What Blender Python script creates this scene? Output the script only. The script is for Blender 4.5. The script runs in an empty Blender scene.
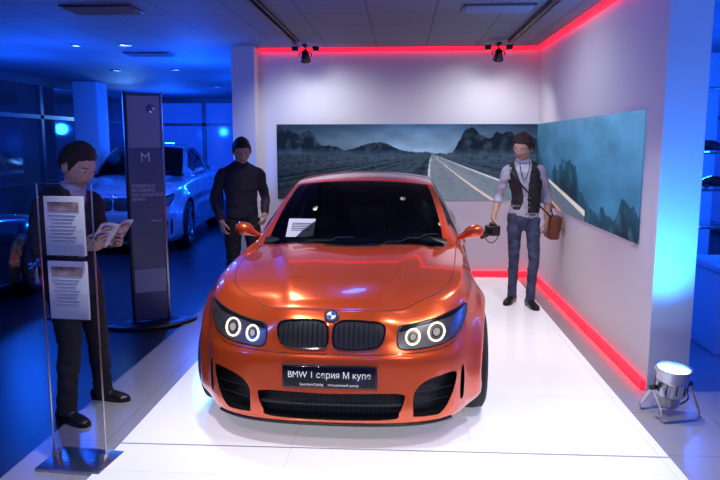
import bpy, bmesh, math, random
from mathutils import Vector, Matrix, noise
from mathutils.bvhtree import BVHTree
from mathutils.geometry import delaunay_2d_cdt
random.seed(4)
S = bpy.context.scene
COL = S.collection
pi = math.pi
S.view_settings.view_transform = 'Standard'

# ------------------------------------------------------------------ materials
def new_mat(name):
    m = bpy.data.materials.new(name); m.use_nodes = True
    nt = m.node_tree
    return m, nt, nt.nodes['Principled BSDF']
def pmat(name, col, rough=.5, metal=0., coat=0., emit=None, es=0., bump=0., bscale=40., var=0., spec=.5):
    m, nt, b = new_mat(name)
    b.inputs['Base Color'].default_value = (*col, 1)
    b.inputs['Roughness'].default_value = rough
    b.inputs['Metallic'].default_value = metal
    b.inputs['Coat Weight'].default_value = coat
    b.inputs['Coat Roughness'].default_value = .03
    b.inputs['Specular IOR Level'].default_value = spec
    if emit:
        b.inputs['Emission Color'].default_value = (*emit, 1)
        b.inputs['Emission Strength'].default_value = es
    if bump or var:
        tc = nt.nodes.new('ShaderNodeTexCoord')
        n = nt.nodes.new('ShaderNodeTexNoise'); n.inputs['Scale'].default_value = bscale
        n.inputs['Detail'].default_value = 4
        nt.links.new(tc.outputs['Object'], n.inputs['Vector'])
        if bump:
            bp = nt.nodes.new('ShaderNodeBump'); bp.inputs['Strength'].default_value = bump
            bp.inputs['Distance'].default_value = .02
            nt.links.new(n.outputs['Fac'], bp.inputs['Height'])
            nt.links.new(bp.outputs['Normal'], b.inputs['Normal'])
        if var:
            r = nt.nodes.new('ShaderNodeValToRGB')
            r.color_ramp.elements[0].position = .35; r.color_ramp.elements[1].position = .65
            r.color_ramp.elements[0].color = (*[c*(1-var) for c in col], 1)
            r.color_ramp.elements[1].color = (*[min(1, c*(1+var)) for c in col], 1)
            nt.links.new(n.outputs['Fac'], r.inputs['Fac'])
            nt.links.new(r.outputs['Color'], b.inputs['Base Color'])
    return m
def glassy(name, tint, gloss=.12, rough=.02):
    m = bpy.data.materials.new(name); m.use_nodes = True
    nt = m.node_tree; nt.nodes.clear()
    o = nt.nodes.new('ShaderNodeOutputMaterial'); mx = nt.nodes.new('ShaderNodeMixShader')
    t = nt.nodes.new('ShaderNodeBsdfTransparent'); g = nt.nodes.new('ShaderNodeBsdfGlossy')
    t.inputs['Color'].default_value = (*tint, 1); g.inputs['Roughness'].default_value = rough
    lw = nt.nodes.new('ShaderNodeLayerWeight'); lw.inputs['Blend'].default_value = gloss
    nt.links.new(lw.outputs['Fresnel'], mx.inputs[0])
    nt.links.new(t.outputs[0], mx.inputs[1]); nt.links.new(g.outputs[0], mx.inputs[2])
    nt.links.new(mx.outputs[0], o.inputs[0])
    return m
def tile_mat(name, col, line, size, rough=.15, lw=.012, emit=0., var=.05, ecol=None, off=(0, 0)):
    m, nt, b = new_mat(name)
    tc = nt.nodes.new('ShaderNodeTexCoord')
    mp = nt.nodes.new('ShaderNodeMapping')
    mp.inputs['Location'].default_value = (off[0], off[1], 0)
    br = nt.nodes.new('ShaderNodeTexBrick')
    br.offset = 0.; br.inputs['Scale'].default_value = 1.
    br.inputs['Brick Width'].default_value = size[0]; br.inputs['Row Height'].default_value = size[1]
    br.inputs['Mortar Size'].default_value = lw; br.inputs['Mortar Smooth'].default_value = .1
    br.inputs['Color1'].default_value = (*col, 1)
    br.inputs['Color2'].default_value = (*[c*(1-var) for c in col], 1)
    br.inputs['Mortar'].default_value = (*line, 1)
    nt.links.new(tc.outputs['Object'], mp.inputs[0]); nt.links.new(mp.outputs[0], br.inputs['Vector'])
    nt.links.new(br.outputs['Color'], b.inputs['Base Color'])
    b.inputs['Roughness'].default_value = rough
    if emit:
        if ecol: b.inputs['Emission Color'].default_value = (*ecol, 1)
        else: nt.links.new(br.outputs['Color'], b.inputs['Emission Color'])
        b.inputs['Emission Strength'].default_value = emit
    return m

M = {}
M['orange'] = pmat('orange_paint', (.80, .098, .014), .24, .5, 1.)
M['bluepaint'] = pmat('silver_blue_paint', (.42, .50, .64), .25, .5, 1.)
M['darkpaint'] = pmat('dark_paint', (.012, .014, .02), .2, .3, 1.)
M['black'] = pmat('black_plastic', (.008, .008, .009), .45)
M['blackgloss'] = pmat('black_gloss', (.006, .006, .007), .08, 0, .6)
M['rubber'] = pmat('tyre_rubber', (.012, .012, .013), .75, bump=.2, bscale=90)
M['chrome'] = pmat('chrome', (.75, .75, .77), .12, 1.)
M['alu'] = pmat('alloy', (.42, .42, .45), .28, 1.)
M['glass'] = glassy('car_glass', (.22, .25, .28), .24)
M['lens'] = glassy('lamp_cover', (.95, .95, .95), .08)
M['acrylic'] = glassy('acrylic', (.92, .94, .97), .08)
M['lampbase'] = pmat('lamp_housing', (.15, .15, .16), .30, .6)
M['lampdark'] = pmat('lamp_bezel', (.02, .02, .025), .15, .5)
M['reflector'] = pmat('lamp_reflector_chrome', (.50, .46, .42), .25, .9)
M['ring'] = pmat('halo_ring', (1, .85, .6), .3, emit=(1., .78, .50), es=2.8)
M['xenon'] = pmat('lamp_projector', (.35, .37, .42), .05, .6, emit=(1., .85, .7), es=.35)
M['redlamp'] = pmat('red_lamp', (.5, .01, .01), .15, emit=(1, .02, .01), es=.3)
M['leather'] = pmat('seat_leather', (.03, .028, .028), .5)
M['paper'] = pmat('white_paper', (.58, .58, .62), .7)
M['paper2'] = pmat('printed_paper', (.30, .20, .18), .6, var=.8, bscale=14)
M['white'] = pmat('white_print', (.85, .85, .85), .5, emit=(1, 1, 1), es=.10)
M['whitedim'] = pmat('dim_white_print', (.75, .78, .85), .5)
M['blueenamel'] = pmat('blue_enamel', (.02, .12, .5), .2, 0, 1)
M['skin'] = pmat('skin', (.58, .33, .235), .5, var=.06, bscale=30)
M['lip'] = pmat('lips', (.42, .17, .14), .45)
M['brow'] = pmat('eyebrow', (.10, .055, .035), .7)
M['hair'] = pmat('dark_hair', (.018, .012, .009), .5, bump=1., bscale=120)
M['hairb'] = pmat('brown_hair', (.035, .020, .013), .5, bump=1., bscale=120)
M['eye'] = pmat('eye_white', (.7, .7, .7), .2)
M['iris'] = pmat('eye_iris', (.03, .02, .015), .1)
M['suit'] = pmat('suit_cloth', (.013, .013, .020), .75, bump=.5, bscale=9)
M['lapel'] = pmat('suit_lapel', (.022, .022, .032), .55)
M['navyshirt'] = pmat('navy_shirt', (.016, .017, .030), .75, bump=.7, bscale=10)
M['trouser'] = pmat('trouser_cloth', (.010, .010, .014), .8, bump=.5, bscale=9)
M['shirt'] = pmat('white_shirt', (.46, .46, .54), .7, bump=.8, bscale=11, var=.18)
M['vest'] = pmat('waistcoat', (.02, .018, .024), .7, bump=.4, bscale=10)
M['jeans'] = pmat('denim', (.05, .07, .13), .85, bump=.7, bscale=12, var=.4)
M['shoe'] = pmat('shoe_leather', (.012, .010, .010), .3)
M['bag'] = pmat('brown_leather', (.20, .06, .028), .5, bump=.3, bscale=40)
M['metal'] = pmat('brushed_steel', (.5, .5, .53), .3, 1.)
M['darkmetal'] = pmat('dark_metal', (.05, .05, .055), .4, .8)
M['wall'] = pmat('wall_paint', (.74, .75, .79), .7, bump=.03, bscale=200)
M['hallwall'] = pmat('hall_wall_paint', (.30, .33, .45), .7)
M['ventgrey'] = pmat('vent_grey_enamel', (.30, .32, .36), .5)
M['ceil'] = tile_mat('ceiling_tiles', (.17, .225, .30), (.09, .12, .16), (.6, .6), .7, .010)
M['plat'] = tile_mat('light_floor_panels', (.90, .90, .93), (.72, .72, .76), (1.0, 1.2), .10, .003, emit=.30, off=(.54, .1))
M['tile'] = tile_mat('stone_tiles', (.36, .35, .38), (.26, .25, .27), (.6, .6), .22, .004, off=(.1, .1))
M['carpet'] = tile_mat('dark_glossy_floor', (.014, .016, .026), (.009, .010, .015), (.6, .6), .34, .006)
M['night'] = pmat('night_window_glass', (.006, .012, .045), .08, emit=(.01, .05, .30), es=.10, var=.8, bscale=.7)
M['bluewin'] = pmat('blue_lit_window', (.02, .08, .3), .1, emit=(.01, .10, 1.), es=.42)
M['frame'] = pmat('window_frame', (.10, .11, .15), .4, .4)
M['red'] = pmat('red_led', (1, .02, .02), .4, emit=(1., .010, .035), es=2.1)
M['bluelamp'] = pmat('blue_lamp_lens', (.3, .6, 1), .2, emit=(.25, .55, 1.), es=22.)
M['whitelamp'] = pmat('white_lamp_lens', (1, 1, 1), .2, emit=(1., .95, .9), es=14.)
M['downl'] = pmat('downlight_lens', (1, 1, 1), .2, emit=(.5, .7, 1.), es=3.)
M['totem'] = pmat('totem_panel', (.13, .15, .22), .3)
M['totemgrey'] = pmat('totem_grey_panel', (.36, .39, .48), .35, .05)

# ------------------------------------------------------------------ helpers
def mk(name, verts, faces, mats, parent=None, smooth=True, idx=None, angle=None):
    me = bpy.data.meshes.new(name)
    me.from_pydata([tuple(v) for v in verts], [], faces)
    if not isinstance(mats, (list, tuple)): mats = [mats]
    for m in mats: me.materials.append(m)
    if idx: me.polygons.foreach_set('material_index', idx)
    bm = bmesh.new(); bm.from_mesh(me)
    bmesh.ops.recalc_face_normals(bm, faces=bm.faces)
    bm.to_mesh(me); bm.free()
    if smooth: me.polygons.foreach_set('use_smooth', [True]*len(me.polygons))
    if angle: me.set_sharp_from_angle(angle=angle)
    ob = bpy.data.objects.new(name, me); COL.objects.link(ob)
    if parent: ob.parent = parent
    return ob
def empty(name, loc=(0, 0, 0), rot=(0, 0, 0), sc=(1, 1, 1)):
    e = bpy.data.objects.new(name, None); e.location = loc; e.rotation_euler = rot; e.scale = sc
    e.empty_display_size = .1
    COL.objects.link(e); return e
def box(name, c, s, mat, parent=None, bevel=0., rot=None):
    bm = bmesh.new(); bmesh.ops.create_cube(bm, size=1)
    bmesh.ops.scale(bm, vec=s, verts=bm.verts)
    if bevel: bmesh.ops.bevel(bm, geom=bm.edges, offset=bevel, segments=3, affect='EDGES', profile=.5)
    me = bpy.data.meshes.new(name); bm.to_mesh(me); bm.free(); me.materials.append(mat)
    if bevel:
        me.polygons.foreach_set('use_smooth', [True]*len(me.polygons)); me.set_sharp_from_angle(angle=.6)
    ob = bpy.data.objects.new(name, me); ob.location = c
    if rot: ob.rotation_euler = rot
    COL.objects.link(ob)
    if parent: ob.parent = parent
    return ob
def cat(P, sub, closed=False):
    n = len(P); out = []; d = len(P[0])
    rng = range(n if closed else n-1)
    for i in rng:
        if closed: p0, p1, p2, p3 = P[(i-1) % n], P[i], P[(i+1) % n], P[(i+2) % n]
        else: p0, p1, p2, p3 = P[max(i-1, 0)], P[i], P[i+1], P[min(i+2, n-1)]
        for k in range(sub):
            t = k/sub
            out.append(tuple(.5*((2*p1[j])+(-p0[j]+p2[j])*t+(2*p0[j]-5*p1[j]+4*p2[j]-p3[j])*t*t+(-p0[j]+3*p1[j]-3*p2[j]+p3[j])*t**3) for j in range(d)))
    if not closed: out.append(tuple(P[-1]))
    return out
def loft(pts, ra, rb, ref=(1, 0, 0), n=20, dome=.35):
    V = []; F = []; m = len(pts); pts = [Vector(p) for p in pts]; ref = Vector(ref)
    for i, p in enumerate(pts):
        t = (pts[min(i+1, m-1)]-pts[max(i-1, 0)]).normalized()
        a = (ref-t*ref.dot(t)).normalized(); b = t.cross(a)
        for k in range(n):
            an = 2*pi*k/n
            V.append(p+a*ra[i]*math.cos(an)+b*rb[i]*math.sin(an))
    for i in range(m-1):
        for k in range(n):
            F.append((i*n+k, i*n+(k+1) % n, (i+1)*n+(k+1) % n, (i+1)*n+k))
    t0 = (pts[0]-pts[1]).normalized(); t1 = (pts[-1]-pts[-2]).normalized()
    V.append(pts[0]+t0*min(ra[0], rb[0])*dome); c0 = len(V)-1
    V.append(pts[-1]+t1*min(ra[-1], rb[-1])*dome); c1 = len(V)-1
    for k in range(n):
        F.append((c0, (k+1) % n, k)); F.append((c1, (m-1)*n+k, (m-1)*n+(k+1) % n))
    return V, F
def sloft(rows, sub=4, ref=(1, 0, 0), n=20, dome=.35):
    R = cat(rows, sub)
    return loft([r[:3] for r in R], [max(r[3], .002) for r in R], [max(r[4], .002) for r in R], ref, n, dome)
def tube(pts, r, closed=False, n=8):
    pts = [Vector(p) for p in pts]; m = len(pts); V = []; F = []
    prev = None
    for i, p in enumerate(pts):
        t = (pts[(i+1) % m]-pts[i-1]) if closed else (pts[min(i+1, m-1)]-pts[max(i-1, 0)])
        t.normalize()
        if prev is None:
            a = t.orthogonal().normalized()
        else:
            a = (prev-t*prev.dot(t)).normalized()
        prev = a; b = t.cross(a)
        for k in range(n):
            an = 2*pi*k/n; V.append(p+a*r*math.cos(an)+b*r*math.sin(an))
    for i in range(m if closed else m-1):
        j = (i+1) % m
        for k in range(n):
            F.append((i*n+k, i*n+(k+1) % n, j*n+(k+1) % n, j*n+k))
    if not closed:
        F.append(tuple(range(n-1, -1, -1))); F.append(tuple((m-1)*n+k for k in range(n)))
    return V, F
def lathe(prof, n=48, axis='x', closed=True):
    V = []; F = []; m = len(prof)
    for k in range(n):
        a = 2*pi*k/n
        for (h, r) in prof:
            if axis == 'x': V.append((h, r*math.cos(a), r*math.sin(a)))
            else: V.append((r*math.cos(a), r*math.sin(a), h))
    for k in range(n):
        kk = (k+1) % n
        for i in range(m if closed else m-1):
            j = (i+1) % m
            F.append((k*m+i, k*m+j, kk*m+j, kk*m+i))
    return V, F
def merge(parts):
    V = []; F = []
    for v, f in parts:
        o = len(V); V += [tuple(x) for x in v]; F += [tuple(i+o for i in q) for q in f]
    return V, F
def xf(part, mat):
    return [mat @ Vector(v) for v in part[0]], part[1]
def ellipsoid(c, r, n=20):
    V = []; F = []
    for i in range(n+1):
        th = pi*i/n
        for k in range(n):
            ph = 2*pi*k/n
            V.append((c[0]+r[0]*math.sin(th)*math.cos(ph), c[1]+r[1]*math.sin(th)*math.sin(ph), c[2]+r[2]*math.cos(th)))
    for i in range(n):
        for k in range(n):
            F.append((i*n+k, i*n+(k+1) % n, (i+1)*n+(k+1) % n, (i+1)*n+k))
    return V, F
def text(name, body, size, mat, parent, loc, rot, align='CENTER', ext=.0008, sx=1.):
    cu = bpy.data.curves.new(name, 'FONT'); cu.body = body; cu.size = size; cu.align_x = align; cu.align_y = 'CENTER'
    cu.extrude = ext
    cu.materials.append(mat)
    o = bpy.data.objects.new(name, cu); COL.objects.link(o); o.parent = parent
    o.location = loc; o.rotation_euler = rot; o.scale = (sx, 1, 1)
    return o
def sstep(a, b, x):
    t = max(0, min(1, (x-a)/(b-a))); return t*t*(3-2*t)
def lerp(a, b, t): return a+(b-a)*t
def interp(tab, x):
    if x <= tab[0][0]: return tab[0][1]
    for (a, b), (c, d) in zip(tab, tab[1:]):
        if x <= c:
            t = (x-a)/(c-a); return b+(d-b)*t
    return tab[-1][1]

# ------------------------------------------------------------------ CAR
WY = (-1.43, 1.23)
ST = [
 ((0, -2.19), [(.10, .13), (.03, .145), (0, .20), (0, .34), (0, .50), (.012, .545), (.028, .60), (.045, .66), (.065, .715), (.11, .76)]),
 ((.25, -2.18), [(.10, .13), (.03, .145), (0, .20), (0, .34), (0, .50), (.012, .545), (.032, .60), (.05, .66), (.075, .715), (.12, .76)]),
 ((.47, -2.14), [(.10, .13), (.03, .145), (0, .20), (0, .34), (0, .50), (.020, .548), (.050, .60), (.080, .65), (.115, .70), (.17, .750)]),
 ((.64, -2.05), [(.10, .13), (.03, .145), (0, .20), (0, .34), (0, .50), (.018, .552), (.045, .60), (.075, .66), (.11, .715), (.17, .772)]),
 ((.750, -1.91), [(.09, .13), (.03, .145), (0, .21), (0, .35), (0, .50), (.010, .56), (.026, .615), (.045, .68), (.075, .745), (.135, .80)]),
 ((.805, -1.72), [(.07, .15), (.03, .165), (0, .23), (0, .37), (0, .52), (.004, .58), (.010, .65), (.020, .73), (.045, .80), (.10, .845)]),
 ((.838, -1.43), [(.05, .17), (.02, .185), (0, .25), (0, .40), (0, .55), (0, .62), (.005, .70), (.018, .78), (.042, .845), (.095, .888)]),
 ((.838, -1.0), [(.05, .17), (.03, .185), (.02, .25), (.015, .40), (.01, .52), (0, .62), (0, .72), (.01, .80), (.03, .87), (.07, .915)]),
 ((.84, -.5), [(.05, .17), (.03, .185), (.02, .25), (.02, .40), (.012, .52), (.004, .62), (0, .72), (.01, .81), (.025, .89), (.07, .94)]),
 ((.84, .2), [(.05, .17), (.03, .185), (.02, .25), (.02, .40), (.012, .52), (.004, .63), (0, .74), (.01, .83), (.025, .90), (.07, .95)]),
 ((.85, .8), [(.05, .17), (.03, .185), (.02, .25), (.012, .40), (.005, .52), (0, .64), (0, .75), (.008, .84), (.025, .92), (.08, .965)]),
 ((.87, 1.25), [(.05, .18), (.02, .195), (0, .27), (0, .40), (0, .54), (0, .65), (.004, .76), (.015, .85), (.04, .93), (.12, .975)]),
 ((.855, 1.7), [(.06, .2), (.03, .215), (0, .30), (0, .43), (0, .55), (.005, .64), (.015, .75), (.03, .85), (.05, .94), (.12, .985)]),
 ((.78, 1.98), [(.10, .22), (.03, .24), (0, .32), (0, .45), (0, .56), (.02, .63), (.03, .74), (.045, .84), (.06, .93), (.11, .985)]),
 ((.60, 2.12), [(.10, .22), (.03, .24), (0, .32), (0, .45), (0, .56), (.03, .63), (.04, .74), (.05, .84), (.06, .93), (.11, .99)]),
 ((.33, 2.175), [(.10, .22), (.03, .24), (0, .32), (0, .45), (0, .56), (.03, .63), (.04, .74), (.05, .84), (.06, .93), (.11, .995)]),
 ((0, 2.19), [(.10, .22), (.03, .24), (0, .32), (0, .45), (0, .56), (.03, .63), (.04, .74), (.05, .84), (.06, .93), (.11, 1.0)]),
]
ZC = [(-2.08, .76), (-2.0, .795), (-1.9, .828), (-1.75, .860), (-1.5, .90), (-1.2, .932), (-1.0, .950), (-.8, .962), (0, .96), (1.3, 1.0), (1.6, 1.02), (1.9, 1.02), (2.08, 1.0)]
_cache = {}
def build_car():
    rows = [tuple([x, y]+[c for p in pr for c in p]) for (x, y), pr in ST]
    R = cat(rows, 9); N = len(R); K = 10
    ring = []
    for i, r in enumerate(R):
        x, y = max(r[0], 0), r[1]
        if i == 0: n = Vector((0, 1)); x = 0
        elif i == N-1: n = Vector((0, -1)); x = 0
        else:
            t = Vector((R[i+1][0]-R[i-1][0], R[i+1][1]-R[i-1][1])).normalized(); n = Vector((-t.y, t.x))
        pr = [(r[2+2*k], r[3+2*k]) for k in range(K)]
        pr = cat(pr, 4)
        colm = []
        for (o, z) in pr:
            px, py = x+n.x*o, y+n.y*o
            if abs(n.x) > .5:
                for wy in WY:
                    rr = math.hypot(py-wy, z-.33)
                    px += .056*math.exp(-((rr-.37)/.075)**2)*sstep(0, .12, z-.1)*sstep(.5, .9, abs(n.x))
                px -= .012*math.exp(-((z-.60)/.05)**2)*sstep(-1.1, -.8, py)*(1-sstep(.7, 1., py))
            colm.append((max(px, 0) if 0 < i < N-1 else 0., py, z))
        ring.append(colm)
    Kp = len(ring[0]); V = []; F = []; idx = []
    def add(v): V.append(v); return len(V)-1
    for sx in (1, -1):
        g = [[add((sx*p[0], p[1], p[2])) for p in c] for c in ring]
        for i in range(N-1):
            for k in range(Kp-1):
                F.append((g[i][k], g[i+1][k], g[i+1][k+1], g[i][k+1])); idx.append(0)
    Mx = 40
    zc = cat(ZC, 6)
    g = []
    for i in range(N):
        xs, ys, zs = ring[i][-1]; c = interp(zc, ys); row = []
        if i in (0, N-1): c = zs
        if ys < -1.9: c = lerp(zs, c, sstep(-2.085, -1.97, ys))
        for m in range(Mx+1):
            u = -1+2*m/Mx; x = xs*u
            z = zs+(c-zs)*(1-abs(u)**2.4)
            if ys < -.9:
                xc = interp([(-2.05, .27), (-.9, .57)], ys)
                e = (1-abs(u)**6)*sstep(-2.07, -1.75, ys)
                z += .023*(1-sstep(xc-.040, xc+.015, abs(x)))*e
                z -= .007*math.exp(-(x/.16)**2)*e
            row.append(add((x, ys, z)))
        g.append(row)
    for i in range(N-1):
        for m in range(Mx):
            F.append((g[i][m], g[i][m+1], g[i+1][m+1], g[i+1][m]))
            a, b = V[g[i][m]], V[g[i+1][m+1]]
            cx, cy = (a[0]+b[0])/2, (a[1]+b[1])/2
            inside = abs(cx) < .71 and cy > -1.05+.27*(cx/.7)**2 and cy < 1.6
            idx.append(1 if inside else 0)
    g = []
    for i in range(N):
        xs, ys, zs = ring[i][0]
        g.append([add((xs*(-1+2*m/8), ys, zs)) for m in range(9)])
    for i in range(N-1):
        for m in range(8):
            F.append((g[i][m], g[i+1][m], g[i+1][m+1], g[i][m+1])); idx.append(1)
    me = bpy.data.meshes.new('body'); me.from_pydata(V, [], F)
    me.materials.append(M['orange']); me.materials.append(M['black'])
    me.polygons.foreach_set('material_index', idx)
    bm = bmesh.new(); bm.from_mesh(me)
    bmesh.ops.remove_doubles(bm, verts=bm.verts, dist=2e-4)
    bmesh.ops.dissolve_degenerate(bm, dist=1e-5, edges=bm.edges)
    bmesh.ops.recalc_face_normals(bm, faces=bm.faces)
    bm.to_mesh(me); bvh = BVHTree.FromBMesh(bm); bm.free()
    body = bpy.data.objects.new('bodytmp', me); COL.objects.link(body)

    def hitf(x, z):
        h = bvh.ray_cast(Vector((x, -4, z)), Vector((0, 1, 0)))
        return (h[0], h[1]) if h[0] else (Vector((x, -2, z)), Vector((0, -1, 0)))
    def hitr(x, z):
        h = bvh.ray_cast(Vector((x, 4, z)), Vector((0, -1, 0)))
        return (h[0], h[1]) if h[0] else (Vector((x, 2, z)), Vector((0, 1, 0)))
    def hitt(x, y):
        h = bvh.ray_cast(Vector((x, y, 3)), Vector((0, 0, -1)))
        return h[0], h[1]
    parts = []
    def inpoly(p, poly):
        c = False; n = len(poly)
        for i in range(n):
            a, b = poly[i], poly[(i+1) % n]
            if (a[1] > p[1]) != (b[1] > p[1]) and p[0] < (b[0]-a[0])*(p[1]-a[1])/(b[1]-a[1])+a[0]: c = not c
        return c
    def patch(name, poly, off, mat, hit=hitf, step=.014, sub=5):
        P = [Vector(p) for p in (cat(poly, sub, True) if sub > 1 else poly)]
        n = len(P); pts = list(P)
        x0, x1 = min(p[0] for p in P), max(p[0] for p in P); z0, z1 = min(p[1] for p in P), max(p[1] for p in P)
        x = x0+step/2
        while x < x1:
            z = z0+step/2
            while z < z1:
                if inpoly((x, z), P) and min((Vector((x, z))-q).length for q in P) > step*.35: pts.append(Vector((x, z)))
                z += step
            x += step
        r = delaunay_2d_cdt(pts, [(i, (i+1) % n) for i in range(n)], [], 1, 1e-6)
        V = []
        for p in r[0]:
            h, nn = hit(p[0], p[1]); V.append(h+nn*off)
        parts.append((name, V, [tuple(f) for f in r[2]], mat))
    def ptube(name, poly, r, mat, off=.002, closed=True, hit=hitf, sub=6):
        pts = cat(poly, sub, closed)
        V, F = tube([hit(*p)[0]+hit(*p)[1]*off for p in pts], r, closed)
        parts.append((name, V, F, mat))
    mir = lambda P: [(-a, b) for a, b in P]
    cv = []
    def prism(poly, depth):
        n = len(poly); V = [(x, -2.6, z) for x, z in poly]+[(x, hitf(x, z)[0].y+depth, z) for x, z in poly]
        F = [tuple(range(n)), tuple(range(2*n-1, n-1, -1))]+[(i, i+n, (i+1) % n+n, (i+1) % n) for i in range(n)]
        cv.append((V, F))
    cen = cat([(-.335, .185), (-.375, .22), (-.405, .30), (-.39, .328), (-.28, .335), (0, .330), (.28, .335), (.39, .328), (.405, .30), (.375, .22), (.335, .185), (0, .178)], 4, True)
    prism(cen, .08)
    side = [(.462, .196), (.452, .21), (.450, .30), (.465, .35), (.505, .388), (.57, .412), (.655, .424), (.684, .415), (.690, .385), (.672, .31), (.635, .235), (.60, .20), (.575, .192)]
    slit = [(.714, .25), (.713, .35), (.718, .425), (.732, .432), (.738, .35), (.732, .25)]
    for f in (lambda P: P, mir):
        prism(cat(f(side), 2, True), .075); prism(cat(f(slit), 3, True), .04)
    for wy in WY:
        for sx in (1, -1):
            V, F = [], []
            n = 48
            for h in (.58, 1.3):
                for k in range(n):
                    a = 2*pi*k/n; V.append((sx*h, wy+.350*math.cos(a), .335+.350*math.sin(a)))
            F = [tuple(range(n)), tuple(range(2*n-1, n-1, -1))]+[(i, i+n, (i+1) % n+n, (i+1) % n) for i in range(n)]
            cv.append((V, F))
    V, F = merge(cv)
    cut = mk('cut', V, F, [M['orange'], M['black']], smooth=False)
    cut.data.polygons.foreach_set('material_index', [1]*len(cut.data.polygons))
    md = body.modifiers.new('b', 'BOOLEAN'); md.object = cut; md.operation = 'DIFFERENCE'; md.solver = 'EXACT'
    dg = bpy.context.evaluated_depsgraph_get()
    bme = bpy.data.meshes.new_from_object(body.evaluated_get(dg))
    bme.polygons.foreach_set('use_smooth', [True]*len(bme.polygons)); bme.set_sharp_from_angle(angle=.55)
    bpy.data.objects.remove(body); bpy.data.objects.remove(cut)

    rail = [(.70, -.78, .925), (.665, -.52, 1.09), (.61, -.24, 1.245), (.565, .0, 1.335), (.55, .4, 1.372), (.55, .8, 1.35), (.575, 1.12, 1.24), (.63, 1.45, 1.08), (.665, 1.62, .985)]
    cen_ = [(-1.03, .952), (-.74, 1.115), (-.43, 1.268), (-.12, 1.375), (.35, 1.42), (.8, 1.395), (1.15, 1.29), (1.5, 1.12), (1.68, 1.01)]
    belt = [(.745, -.84, .90), (.785, -.5, .925), (.79, -.2, .93), (.79, 0, .935), (.785, .4, .94), (.78, .8, .955), (.765, 1.12, .965), (.745, 1.45, .965), (.72, 1.66, .96)]
    sub = 8; ra, ce, be = cat(rail, sub), cat(cen_, sub), cat(belt, sub); Ns = len(ra); U = 28
    V = []; F = []; ix = []
    for i in range(Ns):
        for m in range(U+1):
            u = -1+2*m/U; w = 1-abs(u)**2.3
            V.append((ra[i][0]*u, lerp(ra[i][1], ce[i][0], w), lerp(ra[i][2], ce[i][1], w)))
    for i in range(Ns-1):
        for m in range(U):
            F.append((i*(U+1)+m, i*(U+1)+m+1, (i+1)*(U+1)+m+1, (i+1)*(U+1)+m))
            uu = abs(-1+2*(m+.5)/U)
            gl = uu < .93 and (i < 3*sub-1 or 5*sub+2 <= i < 7*sub+2)
            ix.append(2 if gl else 0)
    W = [0, .07]+[.07+.80*k/8 for k in range(1, 9)]+[.93, .97, 1]; Wn = len(W)
    for sx in (1, -1):
        o = len(V)
        for i in range(Ns):
            for w in W:
                V.append((sx*(lerp(be[i][0], ra[i][0], w)+.018*math.sin(pi*w)), lerp(be[i][1], ra[i][1], w), lerp(be[i][2], ra[i][2], w)))
        for i in range(Ns-1):
            for m in range(Wn-1):
                F.append((o+i*Wn+m, o+i*Wn+m+1, o+(i+1)*Wn+m+1, o+(i+1)*Wn+m))
                gl = 1 <= m < 9 and sub <= i < 6*sub+3
                if gl and 4*sub+4 <= i < 4*sub+7: ix.append(1)
                elif gl: ix.append(2)
                elif m in (0, 9) and sub-1 <= i < 6*sub+4: ix.append(1)
                else: ix.append(0)
    cme = bpy.data.meshes.new('cabin'); cme.from_pydata([tuple(v) for v in V], [], F)
    for k in ('orange', 'black', 'glass'): cme.materials.append(M[k])
    cme.polygons.foreach_set('material_index', ix)
    bm = bmesh.new(); bm.from_mesh(cme); bmesh.ops.remove_doubles(bm, verts=bm.verts, dist=1e-4)
    bmesh.ops.recalc_face_normals(bm, faces=bm.faces); bm.to_mesh(cme); bm.free()
    cme.polygons.foreach_set('use_smooth', [True]*len(cme.polygons)); cme.set_sharp_from_angle(angle=.5)

    kid = [(.018, .60), (.016, .67), (.035, .708), (.10, .718), (.22, .712), (.278, .698), (.292, .665), (.278, .612), (.24, .582), (.14, .573), (.05, .577)]
    for f in (lambda P: P, mir):
        patch('kidney_grille', f(kid), .004, M['black'])
        ptube('kidney_frame', f(kid), .0060, M['blackgloss'], .006)
        sg = 1 if f(kid)[0][0] > 0 else -1
        for k in range(9):
            x = (.045+.027*k)*sg
            lo, hi = (.586, .708) if .03 < abs(x) < .24 else (.60, .695)
            pts = [hitf(x, lo+(hi-lo)*t/6) for t in range(7)]
            V, F = tube([h+n*.008 for h, n in pts], .0028); parts.append(('grille_bar', V, F, M['darkmetal']))
        hlp = [(.362, .598), (.362, .66), (.378, .684), (.46, .690), (.58, .712), (.68, .742), (.730, .757), (.745, .745), (.742, .70), (.712, .640), (.665, .600), (.58, .578), (.46, .569), (.385, .572)]
        hl = f(hlp)
        patch('headlamp_housing', hl, .003, M['lampbase'])
        ptube('headlamp_seal', hl, .0040, M['black'], .003)
        patch('headlamp_cover', hl, .015, M['lens'])
        patch('headlamp_brow', f([(.372, .655), (.385, .680), (.46, .686), (.58, .708), (.68, .737), (.730, .752), (.66, .713), (.55, .690), (.46, .674)]), .007, M['lampdark'], step=.012)
        patch('lamp_side_reflector', f([(.645, .625), (.64, .665), (.67, .70), (.712, .715), (.716, .69), (.69, .64)]), .006, M['reflector'], step=.012)
        for cx, czz, rr in ((.442, .626, .037), (.570, .640, .044)):
            cpt = [(sg*cx+rr*math.cos(a*pi/8), czz+rr*math.sin(a*pi/8)) for a in range(16)]
            ptube('halo_ring', cpt, .0042, M['ring'], .009, sub=2)
            c2 = [(sg*cx+rr*.9*math.cos(a*pi/8), czz+rr*.9*math.sin(a*pi/8)) for a in range(16)]
            patch('lamp_reflector', c2, .006, M['reflector'], step=.02, sub=1)
            c3 = [(sg*cx+rr*.5*math.cos(a*pi/8), czz+rr*.5*math.sin(a*pi/8)) for a in range(16)]
            patch('lamp_projector', c3, .010, M['xenon'], step=.02, sub=1)
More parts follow.
